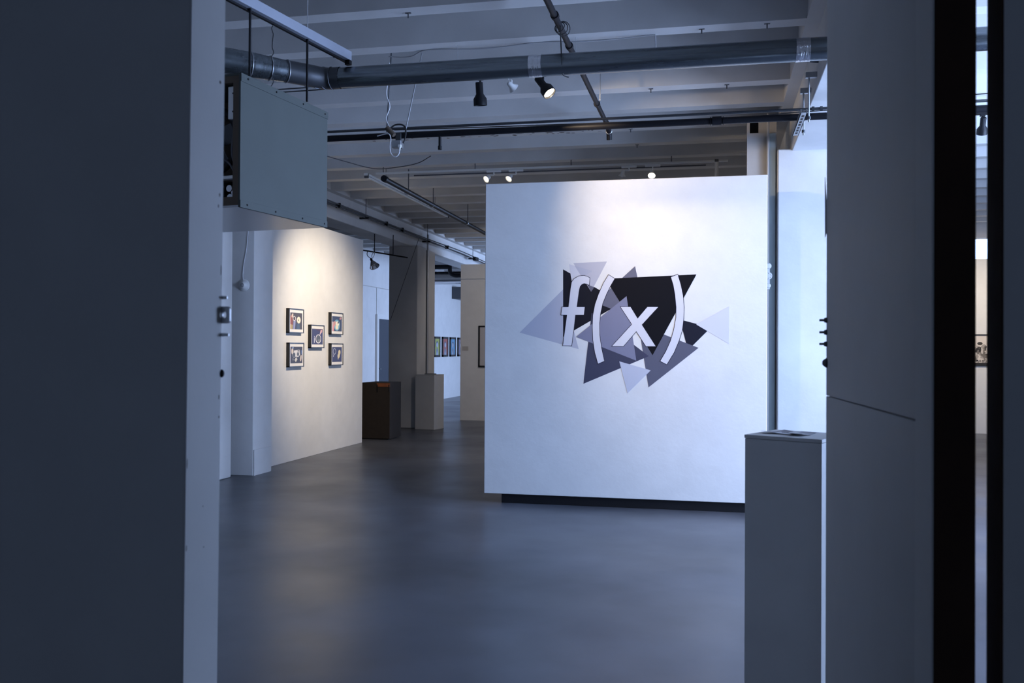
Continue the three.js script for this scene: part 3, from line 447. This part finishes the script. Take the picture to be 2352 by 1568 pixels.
// ------------------------------------------------------------------ far ceiling services
{ const b = thing('conduit_bundle', 'bundle of black conduits running along the left beam', 'conduit');
  for (const [dx, dy] of [[0, 0], [0.03, 0.015], [0.012, -0.025]]) mesh('pipe', tube([[-5.35 + dx, 3.565 + dy, -10.5], [-5.35 + dx, 3.56 + dy, -17], [-5.35 + dx, 3.545 + dy + (dx ? 0.03 : 0), -19.2], [-5.35 + dx, 3.52 + dy, -22.5]], 0.011, 60, 8), M.cable, b);
  for (const z of [-13.7, -16.9, -20.3]) { mesh('hanger_rod', cyl([-5.34, 3.53, z], [-5.34, J + 0.2, z], 0.006, 0.006, 8), M.cableGrey, b); mesh('cross_bar', bx(-5.44, -5.28, 3.52, 3.545, z - 0.02, z + 0.02), M.black, b); }
  for (const z of [-12.6, -14.6, -15.4, -18.2]) mesh('clip', bx(-5.375, -5.30, 3.53, 3.60, z - 0.015, z + 0.015, 0.003), M.black, b);
  mesh('inline_box', bx(-5.36, -5.28, 3.50, 3.58, -20.6, -20.35, 0.005), M.black, b);
  const f = thing('far_pipe', 'dark pipe hung on rods receding under the ribs left of the mural panel', 'pipe');
  mesh('pipe', cyl([-3.91, 3.55, -10.66], [-4.03, 3.55, -18.6], 0.032, 0.032, 16), M.blackPipe, f);
  mesh('end_cap', cyl([-3.909, 3.55, -10.61], [-3.91, 3.55, -10.69], 0.040, 0.040, 16), M.blackPipe, f);
  for (const z of [-11.6, -12.7, -14.6, -16.3]) { mesh('hanger_rod', cyl([-3.93, 3.58, z], [-3.93, SLAB - 0.2, z], 0.007, 0.007, 8), M.cableGrey, f); mesh('ring', cyl([-3.95, 3.55, z - 0.015], [-3.95, 3.55, z + 0.015], 0.038, 0.038, 16), M.steel, f); }
  const t = thing('strip_light', 'unlit long thin strip light beside the far dark pipe', 'strip light');
  mesh('housing', (() => { const g = bx(-0.025, 0.025, 0.012, 0.04, -1.83, 1.83, 0.003); g.translate(-4.243, 3.635, -12.7); return g; })(), M.whiteEnamel, t);
  mesh('tube', cyl([-4.243, 3.637, -10.92], [-4.243, 3.637, -14.48], 0.013, 0.013, 12), M.white, t);
  for (const z of [-10.9, -14.5]) mesh('end_cap', bx(-4.268, -4.218, 3.62, 3.676, z - 0.015, z + 0.015), M.darkSteel, t);
  for (const z of [-11.6, -13.8]) mesh('hanger_rod', cyl([-4.243, 3.67, z], [-4.243, J + 0.15, z], 0.004, 0.004, 8), M.cableGrey, t);
  tag(mesh('guy_wire', cyl([-5.36, 3.55, -16.45], [-5.95, 2.02, -16.55], 0.005, 0.005, 6), M.cableGrey), 'thin taut wire slanting down across the far column', 'wire');
  tag(mesh('riser_pipe', cyl([-5.425, 0, -17.20], [-5.425, 3.7, -17.20], 0.022, 0.022, 12), M.steel), 'vertical steel pipe up the side of the far column', 'pipe');
}
// passage ceiling services beyond the far column
{ const s = thing('service_pipes', 'cluster of black elbow pipes under the passage ceiling', 'pipes');
  mesh('pipe', tube([[-7.5, 3.62, -23.2], [-6.95, 3.62, -23.2], [-6.75, 3.62, -23.2]], 0.06, 20, 12), M.black, s);
  mesh('pipe', tube([[-6.72, 3.72, -23.2], [-6.72, 3.62, -23.2], [-6.70, 3.46, -23.2], [-6.60, 3.40, -23.2], [-6.3, 3.40, -23.2], [-6.1, 3.40, -23.2]], 0.055, 40, 12), M.black, s);
  mesh('pipe', cyl([XL, 3.58, -24.6], [-6.08, 3.58, -24.6], 0.04), M.black, s);
  mesh('hanger_rod', cyl([-6.72, 3.70, -23.2], [-6.72, SLAB, -23.2], 0.008), M.black, s);
  const d = thing('insulated_duct', 'grey lagged ducts across the passage ceiling', 'duct');
  mesh('duct', cyl([XL, 3.52, -25.2], [-6.0, 3.52, -25.2], 0.14, 0.14, 24), M.doorPaint, d);
  mesh('duct', cyl([XL, 3.34, -24.8], [-6.0, 3.36, -24.8], 0.07, 0.07, 20), M.foil, d);
  const w = thing('wall_heater', 'pale grey box heater high on the passage wall', 'heater', [XL, 3.2, -27.9]);
  mesh('body', bx(0, 0.35, -0.17, 0.17, -0.55, 0.55, 0.02), M.unit, w); mesh('grille', bx(0.02, 0.33, -0.18, -0.171, -0.5, 0.5), M.darkSteel, w); mesh('end_trim', bx(0.0, 0.355, -0.18, 0.18, 0.55, 0.57), M.darkSteel, w);
}

// ------------------------------------------------------------------ lamps
function spotLight(from, to, angle, pen, power, col = WARM) { const l = new THREE.SpotLight(col, power, 0, angle, pen, 2); l.position.set(...from); l.target.position.set(...to); l.castShadow = true; l.shadow.radius = 1.5; scene.add(l, l.target); }
function canLamp(name, label, base, lampAt, aim, lit, s = 1) {
  const t = thing(name, label, 'spotlight');
  const A = V(lampAt), dir = V(aim).sub(A).normalize(), q = new THREE.Quaternion().setFromUnitVectors(new THREE.Vector3(0, -1, 0), dir);
  const put = (g) => { g.applyQuaternion(q); g.translate(A.x, A.y, A.z); return g; };
  mesh('housing', put(toCreasedNormals(lathe([[0, 0.085], [0.026, 0.085], [0.028, 0.08], [0.028, 0.0], [0.050, -0.035], [0.051, -0.085], [0.047, -0.085], [0.045, -0.04], [0.0, -0.02]].map(([r, y]) => [r * s, y * s]), 28), 0.6)), M.black, t);
  mesh('lamp_face', put(new THREE.CylinderGeometry(0.043 * s, 0.043 * s, 0.004, 24).translate(0, -0.07 * s, 0)), lit ? glow(1, 0.86, 0.66, 14) : M.steel, t);
  mesh('stem', [cyl(base, [base[0], lampAt[1] + 0.02, base[2]], 0.008), cyl([base[0], lampAt[1] + 0.03, base[2]], [lampAt[0], lampAt[1] + 0.03, lampAt[2]], 0.007)], M.black, t);
  mesh('mount', bx(base[0] - 0.022, base[0] + 0.022, base[1] - 0.016, base[1] + 0.008, base[2] - 0.016, base[2] + 0.016, 0.003), M.black, t);
  return { A, dir };
}
{ const tr = thing('lighting_track', 'short black lighting track hidden just behind the round duct', 'track');
  mesh('rail', bx(-2.0, -0.9, 3.53, 3.555, -6.755, -6.72, 0.003), M.black, tr);
  for (const x of [-1.9, -1.0]) mesh('stem', cyl([x, 3.55, -6.74], [x, J, -6.74], 0.0015), M.cableOff, tr);
  canLamp('track_spotlight', 'black can spotlight pointing straight down below the duct', [-1.722, 3.53, -6.735], [-1.716, 3.40, -6.70], [-1.70, 2.6, -6.86], false, 1.0);
  const { A, dir } = canLamp('track_spotlight', 'lit black can spotlight tilted towards the mural panel', [-1.242, 3.53, -6.735], [-1.232, 3.435, -6.70], [-0.98, 3.10, -6.60], true, 1.0);
  spotLight([A.x + dir.x * 0.10, A.y + dir.y * 0.10, A.z + dir.z * 0.10], [-0.2, 1.8, -8.8], rad(34), 1.0, 8, TUNGSTEN);
}
function whiteLamp(label, base, lampAt, aim, lit, group) {
  const t = thing('white_spotlight', label, 'spotlight', [0, 0, 0], 0, group);
  const A = V(lampAt), dir = V(aim).sub(A).normalize(), q = new THREE.Quaternion().setFromUnitVectors(new THREE.Vector3(0, -1, 0), dir);
  const put = (g) => { g.applyQuaternion(q); g.translate(A.x, A.y, A.z); return g; };
  mesh('reflector', put(lathe([[0, 0.045], [0.018, 0.04], [0.024, 0.0], [0.045, -0.03], [0.042, -0.03], [0.02, 0.002], [0, 0.005]], 24)), M.white, t);
  mesh('bulb', put(new THREE.SphereGeometry(0.021, 16, 10).translate(0, -0.022, 0)), lit ? glow(1, 0.88, 0.7, lit) : M.white, t);
  mesh('arm', [cyl(base, [base[0], base[1] - 0.045, base[2]], 0.007), cyl([base[0], base[1] - 0.045, base[2]], [lampAt[0], base[1] - 0.045, lampAt[2]], 0.006), cyl([lampAt[0], base[1] - 0.045, lampAt[2]], lampAt, 0.006)], M.white, t);
  mesh('mount', bx(base[0] - 0.09, base[0] + 0.09, base[1] - 0.012, base[1] + 0.012, base[2] - 0.015, base[2] + 0.015, 0.003), M.white, t);
  return { A, dir };
}
{ const tr = thing('lighting_track', 'long pale lighting track above the mural panel', 'track');
  mesh('rail', bx(-4.2, 0.15, 3.70, 3.722, -11.125, -11.10, 0.002), M.whiteEnamel, tr); mesh('rail', bx(-3.7, -0.1, 3.665, 3.68, -11.14, -11.125), M.cableGrey, tr);
  for (const x of [-4.1, -2.9, -1.7, -0.5]) mesh('stem', cyl([x, 3.72, -11.11], [x, SLAB, -11.11], 0.006), M.cableGrey, tr);
  whiteLamp('white spotlight turned towards the photograph wall near the panel corner', [-2.66, 3.683, -11.1], [-2.737, 3.60, -11.1], [-4.2, 2.0, -9.0], 6);
  spotLight([-2.80, 3.58, -11.1], [-5.45, 1.75, -12.25], rad(33), 1.0, 50);
  whiteLamp('white spotlight tilted sideways over the panel top', [-2.38, 3.683, -11.1], [-2.457, 3.60, -11.1], [-3.0, 2.6, -10.2], 5);
  whiteLamp('unlit white spotlight half hidden behind the panel top', [-1.0, 3.68, -11.1], [-1.076, 3.60, -11.1], [-1.3, 2.6, -11.3], 0);
  whiteLamp('brightly glowing white spotlight over the middle of the panel', [-0.72, 3.683, -11.1], [-0.73, 3.585, -11.08], [-0.7, 2.4, -10.3], 16);
  spotLight([-0.73, 3.55, -11.05], [-0.9, 0.5, -13.5], rad(55), 0.9, 28, HALOGEN);
  whiteLamp('small white spotlight fixed to the rib above the black can lights', [-1.66, 3.75, -7.42], [-1.632, 3.655, -7.42], [-0.5, 2.5, -8.8], 6);
  spotLight([-1.605, 3.62, -7.45], [0.05, 2.45, -8.8], rad(45), 1.0, 11, TUNGSTEN);
  const v = thing('strip_light', 'short vertical white fluorescent strip above the panel right end', 'strip light');
  mesh('housing', bx(0.0, 0.045, 3.45, 3.72, -11.13, -11.10, 0.003), M.whiteEnamel, v); mesh('tube', cyl([0.022, 3.46, -11.085], [0.022, 3.69, -11.085], 0.011), M.white, v); mesh('cap', bx(0.0, 0.045, 3.70, 3.73, -11.13, -11.08), M.darkSteel, v);
}
// warm lamps further back, out of sight behind the panel and the column
{ const r = canLamp('track_spotlight', 'small black spotlight seen through the slot by the door post', [2.345, 3.62, -9.0], [2.345, 3.52, -9.0], [2.4, 2.6, -9.6], false, 0.9);
  tag(mesh('wire', cyl([1.3, 3.52, -8.0], [3.4, 3.60, -8.0], 0.005, 0.005, 6), M.cable), 'thin black wire across the right bay ceiling', 'wire');
  mesh('lighting_track', bx(1.6, 4.8, 3.62, 3.645, -9.02, -8.98), M.black); tag(scene.children[scene.children.length - 1], 'black lighting track in the right bay', 'track');
  const k = canLamp('track_spotlight', 'lit black spotlight facing the cream wall in the right bay', [3.9, 3.75, -15.6], [3.9, 3.62, -15.6], [4.6, 1.6, -18.3], true);
  spotLight([3.93, 3.54, -15.7], [4.6, 1.7, -18.35], rad(40), 0.9, 26);
  const k2 = canLamp('track_spotlight', 'lit black spotlight hanging ahead of the grey end partition', [-3.2, 3.75, -15.6], [-3.2, 3.62, -15.6], [-3.8, 1.6, -18.3], true);
  spotLight([-3.25, 3.52, -15.7], [-4.2, 1.6, -18.75], rad(50), 0.9, 8, HALOGEN); }
// clip lamp in the passage
{ const t = thing('clamp_lamp', 'bare metal clip lamp with a conical reflector on the passage rail', 'clamp lamp');
  const A = new THREE.Vector3(-5.52, 2.90, -14.5), q = new THREE.Quaternion().setFromUnitVectors(new THREE.Vector3(0, -1, 0), new THREE.Vector3(0.5, -0.8, 0.3).normalize());
  const put = (g) => { g.applyQuaternion(q); g.translate(A.x, A.y, A.z); return g; };
  mesh('reflector', put(lathe([[0.02, 0.05], [0.03, 0.04], [0.085, -0.07], [0.083, -0.072], [0.027, 0.036], [0.018, 0.045]], 28)), M.chrome, t);
  mesh('socket', put(cyl([0, 0.04, 0], [0, 0.10, 0], 0.022, 0.018)), M.black, t);
  mesh('bulb', put(new THREE.SphereGeometry(0.028, 16, 12).translate(0, -0.02, 0)), M.white, t);
  mesh('clamp', tube([[-5.545, 2.99, -14.52], [-5.57, 3.05, -14.58], [-5.56, 3.105, -14.66], [-5.53, 3.05, -14.58], [-5.53, 2.98, -14.5]], 0.005, 24, 6), M.steel, t);
  mesh('lead', tube([[-5.56, 2.98, -14.52], [-5.62, 3.03, -14.5], [-5.62, 3.09, -14.5], [-5.58, 3.11, -14.5]], 0.006, 20, 6), M.cable, t);
  const r = thing('passage_rail', 'black conduit rail carrying the metal clip lamp', 'rail');
  mesh('rail', cyl([-5.80, 3.14, -14.53], [-5.10, 3.04, -15.03], 0.012), M.black, r);
  for (const [x, y, z] of [[-5.56, 3.11, -14.67], [-5.3, 3.07, -14.86]]) mesh('hanger_rod', cyl([x, y, z], [x, BEAM, z], 0.007), M.black, r);
}
// siren on the boxed pier
{ const s = thing('alarm_siren', 'round white alarm siren on the boxed pier', 'alarm', [-5.385, 2.226, -9.949]);
  const g = lathe([[0, 0.05], [0.02, 0.05], [0.035, 0.038], [0.045, 0.015], [0.066, 0.012], [0.07, 0]], 28); g.rotateX(Math.PI / 2); mesh('housing', g, M.white, s);
  const c = lathe([[0, 0.056], [0.018, 0.056], [0.024, 0.049], [0, 0.049]], 20); c.rotateX(Math.PI / 2); mesh('sounder', c, M.steel, s);
  tag(mesh('alarm_cable', tube([[-5.33, 2.95, -9.945], [-5.339, 2.84, -9.944], [-5.355, 2.66, -9.944], [-5.392, 2.456, -9.944], [-5.400, 2.34, -9.942], [-5.392, 2.29, -9.938]], 0.005, 40, 6), M.cableWhite), 'white cable running up the pier from the alarm siren', 'cable'); }
// hook ornaments on the right column channel
{ const k = thing('cable_tidy', 'white perforated round fixing between the mural panel and the column', 'fixing', [0.512, 2.217, -9.28]);
  for (const [y, r] of [[0.095, 0.028], [0, 0.036], [-0.095, 0.022]]) { const g = lathe([[0, 0.012], [r * 0.7, 0.012], [r, 0.006], [r, 0]], 22); g.rotateX(Math.PI / 2); g.translate(0, y, 0); const o = mesh('disc', g, M.white, k);
    if (r > 0.03) for (let a = 0; a < 8; a++) mesh('hole', cyl([0.022 * Math.cos(a * 0.785), y + 0.022 * Math.sin(a * 0.785), 0.0125], [0.022 * Math.cos(a * 0.785), y + 0.022 * Math.sin(a * 0.785), 0.0135], 0.003, 0.003, 8), M.black, o); }
  mesh('strap', bx(-0.012, 0.012, -0.13, 0.11, -0.004, 0.004, 0.002), M.white, k); }
// latch hardware on the left jamb
{ const h = thing('hasp_staple', 'steel hasp staple with a round hole on the door jamb', 'hasp', [-0.973, 1.565, ZF - 0.006]);
  const s = new THREE.Shape(); s.moveTo(-0.02, -0.016); s.lineTo(0.014, -0.016); s.quadraticCurveTo(0.020, -0.016, 0.020, -0.010); s.lineTo(0.020, 0.010); s.quadraticCurveTo(0.020, 0.016, 0.014, 0.016); s.lineTo(-0.02, 0.016); s.closePath();
  const c = new THREE.Path(); c.absellipse(0.009, 0, 0.0055, 0.008, 0, Math.PI * 2, true); s.holes.push(c);
  mesh('plate', new THREE.ExtrudeGeometry(s, { depth: 0.005, bevelEnabled: true, bevelSize: 0.001, bevelThickness: 0.001, bevelSegments: 2, curveSegments: 16 }), M.steel, h);
  for (const y of [1.600, 1.525]) tag(mesh('latch_peg', cyl([-0.985, y, ZF - 0.004], [y > 1.55 ? -0.959 : -0.955, y, ZF - 0.004], 0.0042, 0.0028, 10), M.steel), y > 1.55 ? 'short tapered steel peg above the hasp staple' : 'slim steel peg below the hasp staple', 'peg');
  const k = new THREE.SphereGeometry(0.0075, 18, 14); k.scale(0.8, 1.1, 0.8);
  const o = tag(mesh('door_bumper', k, M.black), 'round black rubber bumper knob low on the door jamb', 'knob'); o.position.set(-0.971, 1.447, ZF - 0.004);
}
scene.traverse(o => { if (o.isMesh) { o.castShadow = true; o.receiveShadow = true; } });
renderer.render(scene, camera);
